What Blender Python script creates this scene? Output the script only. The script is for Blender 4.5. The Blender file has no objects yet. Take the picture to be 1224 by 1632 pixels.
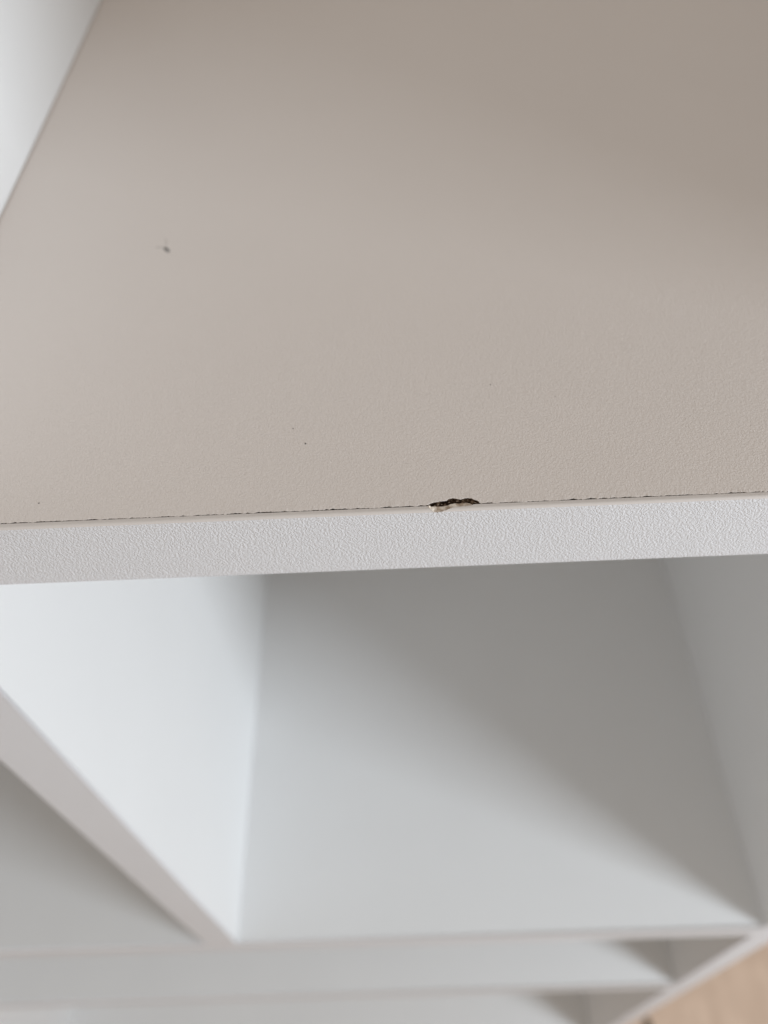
import bpy, math, random
from mathutils import Vector, Euler, noise

random.seed(7)
S = bpy.context.scene
C = S.collection

# ------------------------------------------------------------------ camera
cam_d = bpy.data.cameras.new('camera')
cam = bpy.data.objects.new('camera', cam_d); C.objects.link(cam); S.camera = cam
cam.location = (0.08903, -0.08087, 0.1033)
cam.rotation_euler = Euler((0.65841, 0.04136, -0.02078), 'XYZ')
cam_d.sensor_fit = 'VERTICAL'; cam_d.sensor_height = 36.0; cam_d.lens = 28.687
cam_d.clip_start = 0.005; cam_d.clip_end = 50
cam_d.dof.use_dof = True; cam_d.dof.focus_distance = 0.1315; cam_d.dof.aperture_fstop = 11.0

# ------------------------------------------------------------------ light
W = bpy.data.worlds.new('World'); S.world = W; W.use_nodes = True
bg = W.node_tree.nodes['Background']
bg.inputs['Color'].default_value = (1.0, 0.91, 0.815, 1); bg.inputs['Strength'].default_value = 0.45

def area_lamp(name, loc, target, sx, sy, power, col):
    d = bpy.data.lights.new(name, 'AREA'); d.shape = 'RECTANGLE'; d.size = sx; d.size_y = sy
    d.energy = power; d.color = col
    o = bpy.data.objects.new(name, d); C.objects.link(o); o.location = loc
    o.rotation_euler = (Vector(target) - Vector(loc)).to_track_quat('-Z', 'Y').to_euler()
    return o
AZ = math.radians(56.5)
area_lamp('window_light', (0.258 + 0.95*math.sin(AZ), -0.95*math.cos(AZ), 0.115), (0.15, 0.0, -0.2), 0.33, 0.48, 12.4, (0.84, 0.92, 1.0))

S.view_settings.view_transform = 'Standard'; S.view_settings.look = 'None'
S.view_settings.exposure = 0; S.view_settings.gamma = 1
S.render.engine = 'CYCLES'
S.cycles.use_denoising = True
S.cycles.max_bounces = 12; S.cycles.diffuse_bounces = 8
S.cycles.sample_clamp_indirect = 4

# ------------------------------------------------------------------ materials
def new_mat(name):
    m = bpy.data.materials.new(name); m.use_nodes = True
    nt = m.node_tree; b = nt.nodes['Principled BSDF']
    return m, nt, b
def nd(nt, typ, **kw):
    n = nt.nodes.new(typ)
    for k, v in kw.items(): setattr(n, k, v)
    return n
def foil(name, col, rough=0.45, bump=0.5, scale=2300, dist=0.00003, spec=0.4, mottle=0.03):
    """embossed melamine foil: pearl relief, faint large-scale mottling"""
    m, nt, b = new_mat(name)
    tc = nd(nt, 'ShaderNodeTexCoord')
    n2 = nd(nt, 'ShaderNodeTexNoise'); n2.inputs['Scale'].default_value = 14; n2.inputs['Detail'].default_value = 4
    mr = nd(nt, 'ShaderNodeMapRange'); mr.inputs['To Min'].default_value = 1 - mottle; mr.inputs['To Max'].default_value = 1 + mottle
    nt.links.new(tc.outputs['Object'], n2.inputs['Vector']); nt.links.new(n2.outputs['Fac'], mr.inputs['Value'])
    vm = nd(nt, 'ShaderNodeVectorMath', operation='SCALE'); vm.inputs[0].default_value = col
    nt.links.new(mr.outputs[0], vm.inputs['Scale']); nt.links.new(vm.outputs[0], b.inputs['Base Color'])
    b.inputs['Roughness'].default_value = rough; b.inputs['Specular IOR Level'].default_value = spec
    if bump > 0:
        nz = nd(nt, 'ShaderNodeTexNoise'); nz.inputs['Scale'].default_value = scale
        nz.inputs['Detail'].default_value = 1.2; nz.inputs['Roughness'].default_value = 0.45; nz.inputs['Distortion'].default_value = 0.6
        cr = nd(nt, 'ShaderNodeMapRange', interpolation_type='SMOOTHSTEP'); cr.inputs['From Min'].default_value = 0.36; cr.inputs['From Max'].default_value = 0.62
        bp = nd(nt, 'ShaderNodeBump'); bp.inputs['Strength'].default_value = bump; bp.inputs['Distance'].default_value = dist
        nt.links.new(tc.outputs['Object'], nz.inputs['Vector']); nt.links.new(nz.outputs['Fac'], cr.inputs['Value'])
        nt.links.new(cr.outputs[0], bp.inputs['Height']); nt.links.new(bp.outputs[0], b.inputs['Normal'])
    return m
M_shelf = foil('warm_shelf_foil', (0.805, 0.735, 0.685), bump=0.9, scale=2900, dist=0.00004)  # warmer base colour than the other boards
M_board = foil('white_board_foil', (0.805, 0.807, 0.805), bump=0.8, scale=1900, dist=0.00004)
M_band = foil('white_edge_band', (0.75, 0.755, 0.775), bump=0.85, scale=2650, dist=0.00008, rough=0.42)
M_bandtop = foil('scraped_radius_warm_lit', (0.69, 0.635, 0.595), bump=0.15, scale=1200, dist=0.00003, rough=0.5)  # smooth radius; the warm light on its upward face is put into the colour
M_cream = foil('broken_band_plastic', (0.78, 0.67, 0.55), bump=0.5, scale=1700, dist=0.00006, rough=0.6)

nt = M_cream.node_tree
tc = nd(nt, 'ShaderNodeTexCoord'); n1 = nd(nt, 'ShaderNodeTexNoise'); n1.inputs['Scale'].default_value = 800; n1.inputs['Detail'].default_value = 3
cr = nd(nt, 'ShaderNodeValToRGB'); e = cr.color_ramp.elements
e[0].position = 0.38; e[0].color = (0.40, 0.30, 0.22, 1); e[1].position = 0.60; e[1].color = (0.86, 0.77, 0.67, 1)
nt.links.new(tc.outputs['Object'], n1.inputs['Vector']); nt.links.new(n1.outputs['Fac'], cr.inputs['Fac'])
nt.links.new(cr.outputs['Color'], nt.nodes['Principled BSDF'].inputs['Base Color'])

m, nt, b = new_mat('chipboard'); M_core = m
tc = nd(nt, 'ShaderNodeTexCoord')
n1 = nd(nt, 'ShaderNodeTexNoise'); n1.inputs['Scale'].default_value = 1500; n1.inputs['Detail'].default_value = 4; n1.inputs['Roughness'].default_value = 0.6
cr = nd(nt, 'ShaderNodeValToRGB')
e = cr.color_ramp.elements
e[0].position = 0.40; e[0].color = (0.026, 0.015, 0.009, 1); e[1].position = 0.72; e[1].color = (0.42, 0.31, 0.22, 1)
x = e.new(0.54); x.color = (0.095, 0.058, 0.036, 1)
nt.links.new(tc.outputs['Object'], n1.inputs['Vector']); nt.links.new(n1.outputs['Fac'], cr.inputs['Fac'])
nt.links.new(cr.outputs['Color'], b.inputs['Base Color']); b.inputs['Roughness'].default_value = 0.9
b.inputs['Specular IOR Level'].default_value = 0.15

def plain(name, col, rough=0.7):
    m, nt, b = new_mat(name)
    tc = nd(nt, 'ShaderNodeTexCoord'); n = nd(nt, 'ShaderNodeTexNoise'); n.inputs['Scale'].default_value = 900
    mr = nd(nt, 'ShaderNodeMapRange'); mr.inputs['To Min'].default_value = 0.75; mr.inputs['To Max'].default_value = 1.25
    vm = nd(nt, 'ShaderNodeVectorMath', operation='SCALE'); vm.inputs[0].default_value = col
    nt.links.new(tc.outputs['Object'], n.inputs['Vector']); nt.links.new(n.outputs['Fac'], mr.inputs['Value'])
    nt.links.new(mr.outputs[0], vm.inputs['Scale']); nt.links.new(vm.outputs[0], b.inputs['Base Color'])
    b.inputs['Roughness'].default_value = rough
    return m
M_speck = plain('dark_speck', (0.06, 0.05, 0.045))
M_scuff = plain('grey_scuff', (0.31, 0.285, 0.265))
M_scufft = plain('faint_scuff', (0.66, 0.60, 0.555))
M_under = plain('dark_subfloor', (0.10, 0.07, 0.05))

m, nt, b = new_mat('beech_plank'); M_wood = m
tc = nd(nt, 'ShaderNodeTexCoord'); mp = nd(nt, 'ShaderNodeMapping'); mp.inputs['Scale'].default_value = (9, 4.0, 8)
oi = nd(nt, 'ShaderNodeObjectInfo')
ad = nd(nt, 'ShaderNodeVectorMath', operation='ADD')
n1 = nd(nt, 'ShaderNodeTexNoise'); n1.inputs['Scale'].default_value = 6.0; n1.inputs['Detail'].default_value = 6; n1.inputs['Distortion'].default_value = 0.8
cr = nd(nt, 'ShaderNodeValToRGB'); e = cr.color_ramp.elements
e[0].position = 0.3; e[0].color = (0.53, 0.385, 0.285, 1); e[1].position = 0.7; e[1].color = (0.68, 0.515, 0.395, 1)
nt.links.new(tc.outputs['Object'], mp.inputs['Vector']); nt.links.new(mp.outputs[0], ad.inputs[0])
sc = nd(nt, 'ShaderNodeVectorMath', operation='SCALE'); sc.inputs[0].default_value = (31, 17, 5)
nt.links.new(oi.outputs['Random'], sc.inputs['Scale']); nt.links.new(sc.outputs[0], ad.inputs[1])
nt.links.new(ad.outputs[0], n1.inputs['Vector']); nt.links.new(n1.outputs['Fac'], cr.inputs['Fac'])
nt.links.new(cr.outputs['Color'], b.inputs['Base Color']); b.inputs['Roughness'].default_value = 0.4

# ------------------------------------------------------------------ dimensions (metres)
# x: right along the shelf edge, y: into the bookcase, z: up; the chipped shelf's top is z = 0
BT = 0.001                         # edge band thickness; board fronts at y = 0
T1 = 0.0165                        # chipped shelf
T = 0.0185                         # other boards
XR = 0.258; TP = 0.0155            # right side panel
TD = 0.0166                        # central divider: x -TD .. 0
XL = -0.2735                       # left side panel inner face
DEP = 0.30
Z2 = -0.343; Z3 = -0.523; Z4 = -0.875
ZF = -0.945                        # floor
ZT = 0.80                         # underside of the unseen top board, set high to let light in
L = Vector((-0.008, 0.15, ZF))     # origin of the bookcase

def mk(name, verts, faces, mats, parent=None, midx=None, smooth=None, off=None):
    me = bpy.data.meshes.new(name)
    o3 = L if off is None else off
    me.from_pydata([tuple(Vector(v) - o3) for v in verts], [], faces)
    for m in (mats if isinstance(mats, (list, tuple)) else [mats]): me.materials.append(m)
    if midx: me.polygons.foreach_set('material_index', midx)
    if smooth is True: me.polygons.foreach_set('use_smooth', [True]*len(me.polygons))
    elif smooth: me.polygons.foreach_set('use_smooth', smooth)
    me.update()
    o = bpy.data.objects.new(name, me); C.objects.link(o)
    if parent: o.parent = parent
    return o

def box_data(a, b, r=0.0):
    """box between corners a and b; r chamfers every edge"""
    (x0, y0, z0), (x1, y1, z1) = a, b
    if r <= 0:
        v = [(x, y, z) for x in (x0, x1) for y in (y0, y1) for z in (z0, z1)]
        f = [(0,1,3,2), (4,6,7,5), (0,4,5,1), (2,3,7,6), (0,2,6,4), (1,5,7,3)]
        return v, f
    import bmesh
    bm = bmesh.new(); v, f = box_data(a, b)
    vs = [bm.verts.new(p) for p in v]
    for q in f: bm.faces.new([vs[i] for i in q])
    bmesh.ops.bevel(bm, geom=bm.edges[:], offset=r, segments=2, affect='EDGES', profile=0.5)
    bm.verts.ensure_lookup_table()
    vv = [tuple(p.co) for p in bm.verts]; ff = [[p.index for p in q.verts] for q in bm.faces]
    bm.free(); return vv, ff

def board(name, x0, x1, z0, z1, parent, along, label=None, y0=0.0, y1=DEP, mat=None):
    """a board with its foil-covered body and the edge band glued on its front; along = 'x' shelf, 'z' upright"""
    o = mk(name, *box_data((x0, y0, z0), (x1, y1, z1), 0.0002), mat or M_board, parent)
    # band: rounded strip swept along the board's length
    r = 0.0007; prof = []
    lo, hi = (z0, z1) if along == 'x' else (x0, x1)
    prof.append((y0 - 0.00002, hi))
    for k in range(6):
        t = k/5*math.pi/2; prof.append((y0 - BT + r - r*math.sin(t), hi - r + r*math.cos(t)))
    for k in range(6):
        t = k/5*math.pi/2; prof.append((y0 - BT + r - r*math.cos(t), lo + r - r*math.sin(t)))
    prof.append((y0 - 0.00002, lo))
    ends = (x0, x1) if along == 'x' else (z0, z1)
    V = []
    for s in ends:
        for (yy, w) in prof: V.append((s, yy, w) if along == 'x' else (w, yy, s))
    n = len(prof)
    F = [(i, (i+1) % n, n + (i+1) % n, n + i) for i in range(n)] + [tuple(range(n)), tuple(range(2*n-1, n-1, -1))]
    MI = [0 if i == 6 else 1 for i in range(n)] + [1, 1]
    mk('edge_band', V, F, [M_band, M_band], o, MI, [i != 6 for i in range(n)] + [False]*2)
    return o

# ------------------------------------------------------------------ floor
floor = mk('floor', *box_data((-1.6, -1.9, ZF - 0.03), (2.0, 0.8, ZF - 0.009)), M_under, off=Vector((0, 0, 0)))
floor['kind'] = 'structure'; 
PW, PL = 0.24, 1.2
pm = None
for i in range(15):
    for j in range(3):
        xx = -1.6 + PW*i + PW/2 - 0.06; yy = -1.9 + PL*j + PL/2 - (0.37*i % PL)*0.5 + 0.1
        if xx > 1.95 or yy > 0.75: continue
        if pm is None:
            p = mk('plank', *box_data((-PW/2 + .0004, -PL/2 + .0004, -0.0089), (PW/2 - .0004, PL/2 - .0004, 0), 0.0006), M_wood, floor, off=Vector((0, 0, 0)))
            pm = p.data
        else:
            p = bpy.data.objects.new('plank', pm); C.objects.link(p); p.parent = floor
        p.location = (xx, yy, ZF)

M_spot = plain('dark_floor_spot', (0.07, 0.05, 0.03))  # small dark spot lying on the planks
spot = mk('floor_spot', [(0.333 + 0.0042*math.cos(a)*(1 + .2*math.sin(3*a)), 0.012 + 0.011*math.sin(a), ZF + (0.0004 if k else 0.00005)) for k in (0, 1) for a in [i*math.pi/8 for i in range(16)]],
        [tuple(range(16, 32))] + [(i, (i+1) % 16, 16 + (i+1) % 16, 16 + i) for i in range(16)], M_spot, floor, off=Vector((0, 0, 0)))

# ------------------------------------------------------------------ bookcase
case = bpy.data.objects.new('bookcase', None); C.objects.link(case); case.location = L
case['label'] = 'white laminate bookcase with open compartments and a chipped shelf edge'
case['category'] = 'bookcase'

board('side_panel', XR, XR + TP, ZF + 0.0005, ZT + T, case, 'z')
board('side_panel', XL - TP, XL, ZF + 0.0005, ZT + T, case, 'z')
board('top_board', XL, XR, ZT, ZT + T, case, 'x')
board('shelf', XL, XR, Z2 - T, Z2, case, 'x')
board('shelf', XL, XR, Z3 - T, Z3, case, 'x')
board('shelf', XL, XR, Z4 - T, Z4, case, 'x')
G = 0.0003
board('divider', -TD, 0, G, ZT, case, 'z')
board('divider', -TD, 0, Z2 + G, -T1, case, 'z')
mk('back_panel', *box_data((XL, DEP + .0002, ZF + 0.03), (XR, DEP + 0.0032, -0.008)), M_board, case)  # unseen; stops at the chipped shelf so light enters the top row from behind
mk('plinth', *box_data((XL, 0.03, ZF + 0.0005), (XR, 0.046, Z4 - T), 0.0004), M_board, case)

# ------------------------------------------------------------------ the chipped shelf
def interp(tab, x, lo=0.0):
    if x <= tab[0][0] or x >= tab[-1][0]: return None
    for (a, b), (c, d) in zip(tab, tab[1:]):
        if a <= x <= c: return b + (d - b)*(x - a)/max(c - a, 1e-9)
mm = 0.001
UP = [(92.80, 0.03), (93.2, 0.18), (93.55, 0.36), (94.32, 0.64), (95.07, 0.76), (95.94, 0.83), (96.55, 0.93), (96.80, 1.22), (97.2, 1.30), (97.58, 1.34), (98.0, 1.26), (98.3, 1.16),
      (98.85, 1.00), (99.2, 1.14), (99.51, 1.22), (100.0, 1.24), (100.47, 1.16), (100.98, 0.86), (101.4, 0.72), (101.7, 0.50), (101.95, 0.05)]
LO = [(93.50, 0.0), (93.69, -0.22), (93.92, -0.60), (94.44, -0.88), (95.29, -0.86), (96.37, -0.72), (97.24, -0.47), (97.9, -0.25), (98.75, -0.24), (99.82, -0.18), (100.4, -0.08), (100.75, 0.0)]
MID = [(93.50, 0.0), (93.8, 0.10), (94.5, 0.22), (95.1, 0.15), (95.56, 0.08), (96.2, 0.16), (96.7, 0.30), (97.31, 0.56), (97.8, 0.62), (98.17, 0.60), (98.6, 0.52), (99.02, 0.56), (99.88, 0.60), (100.3, 0.40), (100.75, 0.0)]

def N(x, s, seed): return noise.noise(Vector((x*s, seed*7.31, seed*1.7)))   # about -1..1
def frange(a, b, st):
    n = max(1, int(round((b - a)/st))); return [a + (b - a)*i/n for i in range(n)]
xs = frange(XL, -0.03, 0.002) + frange(-0.03, 0.0925, 0.00014) + frange(0.0925, 0.1023, 0.00006) + frange(0.1023, XR, 0.00014) + [XR]

def ragged(x):
    g = 0.00017 + 0.00013*N(x, 900, 1) + 0.00014*N(x, 2600, 2) + 0.00008*N(x, 160, 3) + 0.00008*N(x, 6000, 9)
    k = N(x, 420, 4)
    if k > 0.42: g += 0.00016*(k - 0.42)/0.3
    g = max(0.00001, min(g, 0.00040))
    c = interp(UP, x/mm)
    if c is not None: g = max(g, c*1.1*mm + 0.00007*N(x, 3200, 5) + 0.00003*N(x, 9000, 6))
    return g
core = mk('shelf', *box_data((XL, 0.00003, -T1 + 0.0004), (XR, DEP, -0.0016)), M_core, case)
core['label'] = 'shelf with a small dark chip broken out of its front edge'
# top foil: ragged saw-cut front edge, thin white lip over a brown wall
V = []; F = []; MI = []
n = len(xs)
lift = lambda x: 0.00010*max(0, N(x, 1700, 8))
for x in xs:
    g = ragged(x)
    V += [(x, DEP, 0), (x, g + 0.0012, 0), (x, g + 0.00012, lift(x)*0.8), (x, g, -0.00003 + lift(x)), (x, g + 0.00001, -0.00012), (x, g + 0.00010, -0.0015)]
for i in range(n - 1):
    a = i*6; b2 = a + 6
    for k in range(5):
        F.append((a + k, a + k + 1, b2 + k + 1, b2 + k)); MI.append(1 if k == 4 else 0)
mk('top_foil', V, F, [M_shelf, M_core], core, MI)
mk('bottom_foil', *box_data((XL, 0.00003, -T1), (XR, DEP, -T1 + 0.00039)), M_board, core)
# edge band with the scoop broken out of its upper edge
bx = frange(XL, 0.0930, 0.0015) + frange(0.0930, 0.1012, 0.00006) + frange(0.1012, XR, 0.0015) + [XR]
V = []; F = []; MI = []; SM = []
r = 0.00052; K = 8
def zround(y):
    u = y + BT - r
    return 0.0 if u >= 0 else -r + math.sqrt(max(0.0, r*r - u*u))
for x in bx:
    c = interp(LO, x/mm)
    sc = 0.0 if c is None else -c*mm
    sc = max(0.0, sc + (0.00004*N(x, 3800, 12) if sc > 0.00005 else 0))
    dA = 0 if c is None else 0.0009
    yB = -0.00012 - sc
    wv = 0.000025*N(x, 120, 14)
    zB = zround(yB)
    P = [(0.0, -T1), (0.0, -dA), (yB, zB + wv)]
    for k in range(K + 1):
        t = k/K*math.pi/2
        yy = -BT + r - r*math.sin(t); zz = -r + r*math.cos(t)
        P.append((min(yy, max(-BT, yB - 0.00001*(k + 1))), min(zz, zB - (0.000001*k if sc else 0))))
    P += [(-BT, -T1 + 0.0004), (-BT + 0.0002, -T1)]
    V += [(x, p[0], p[1]) for p in P]
m_ = K + 6
for i in range(len(bx) - 1):
    a = i*m_; b2 = a + m_
    for k in range(m_):
        k2 = (k + 1) % m_
        F.append((a + k, b2 + k, b2 + k2, a + k2)); SM.append(2 < k < K + 2)
        MI.append(0 if k >= K + 2 and k < m_ - 1 else 1)
F += [tuple(range(m_)), tuple(range(len(V) - 1, len(V) - m_ - 1, -1))]; MI += [1, 1]; SM += [False, False]
mk('edge_band', V, F, [M_band, M_bandtop], core, MI, SM)
# pale torn face between the scoop and the dark chipboard
V = []; F = []; cx_ = frange(0.09352, 0.10073, 0.00005); J = 9
for x in cx_:
    lo = interp(LO, x/mm)*mm; mi = interp(MID, x/mm)*mm + 0.00003*N(x, 3000, 21)
    lo = lo - 0.00012
    for j in range(J):
        t = j/(J - 1); y = lo + (mi - lo)*t
        zl = zround(lo)
        z = zl*(1 - t)**1.5 + 0.00001 - 0.00022*math.sin(min(1, t*1.3)*math.pi/2) + 0.00006*noise.noise(Vector((x*1500, y*2600, 3.3)))*(t > 0) - (0.0006 if j == J - 1 else 0)
        V.append((x, y, z))
for i in range(len(cx_) - 1):
    for j in range(J - 1):
        a = i*J + j; F.append((a, a + J, a + J + 1, a + 1))
o = mk('torn_band_face', V, F, M_cream, core, smooth=True); o['label'] = 'pale torn plastic inside the chip'
# rough chipboard exposed in the chip
V = []; F = []; cx_ = frange(0.0926, 0.1022, 0.00006); J = 30
for x in cx_:
    for j in range(J):
        y = -0.0000 + 0.0018*j/(J - 1)
        h = noise.noise(Vector((x*1500, y*2600, 1.0))) + 0.6*noise.noise(Vector((x*3600, y*5200, 5.0)))
        mi = interp(MID, x/mm)
        low = 0.0 if mi is None else 0.00035*max(0.0, min(1.0, (mi*mm + 0.0001 - y)/0.0002))
        V.append((x, y, -0.00062 + 0.00034*h - low))
for i in range(len(cx_) - 1):
    for j in range(J - 1):
        a = i*J + j; F.append((a, a + J, a + J + 1, a + 1))
o = mk('exposed_chipboard', V, F, M_core, core); o['label'] = 'dark rough chipboard exposed in the chip'
# splinters standing in the chip
def blob(name, c, rx, ry, rz, rot, mat, parent, seed, seg=7, rings=4):
    V = []; F = []
    for i in range(rings + 1):
        th = math.pi*i/rings
        for j in range(seg):
            ph = 2*math.pi*j/seg
            d = Vector((math.sin(th)*math.cos(ph), math.sin(th)*math.sin(ph), math.cos(th)))
            k = 1 + 0.45*noise.noise(d*1.4 + Vector((seed*3.1, 0, 0)))
            p = Vector((d.x*rx*k, d.y*ry*k, d.z*rz*k)); p.rotate(Euler((0, 0, rot)))
            V.append(tuple(p + Vector(c)))
    for i in range(rings):
        for j in range(seg):
            F.append((i*seg + j, (i+1)*seg + j, (i+1)*seg + (j+1) % seg, i*seg + (j+1) % seg))
    return mk(name, V, F, mat, parent, smooth=True)
M_spl = plain('pale_splinter', (0.24, 0.175, 0.125))
for k, (x, y, z, a, b2, ro) in enumerate([(95.15, .42, -.30, .26, .13, .5), (95.75, .50, -.38, .16, .09, -.4), (98.22, .86, -.22, .12, .10, .9), (96.95, .85, -.4, .2, .07, .3),
                                         (101.15, .48, -.25, .28, .10, -.5), (99.6, .8, -.5, .22, .06, .1), (94.6, .33, -.35, .15, .08, .2)]):
    blob('splinter', (x*mm, y*mm, z*mm), a*mm, b2*mm, .09*mm, ro, M_spl, core, k + 1)
blob('splinter', (93.72*mm, -.05*mm, -.05*mm), .22*mm, .20*mm, .16*mm, .3, M_cream, core, 33, 10, 6)
# specks of dirt and a scuff on the foil
for k, (x, y, s) in enumerate([(73.22, 14.79, .15), (70.88, 18.49, .11), (29.44, 4.03, .11), (106.31, 27.27, .10), (117.39, 23.51, .06)]):
    blob('dirt_speck', (x*mm, y*mm, 0.00001), s*mm, s*1.3*mm, .05*mm, k*1.1, M_speck, core, k + 50)
blob('scuff_mark', (40.75*mm, 73.7*mm, 0), .50*mm, 1.25*mm, .05*mm, 0.55, M_scuff, core, 71, 12, 6)
blob('scuff_mark', (40.2*mm, 76.6*mm, 0), .28*mm, 1.5*mm, .03*mm, 0.25, M_scufft, core, 73, 10, 6)
blob('scuff_mark', (39.0*mm, 74.6*mm, 0), 1.1*mm, .30*mm, .03*mm, -0.1, M_scufft, core, 74, 10, 6)
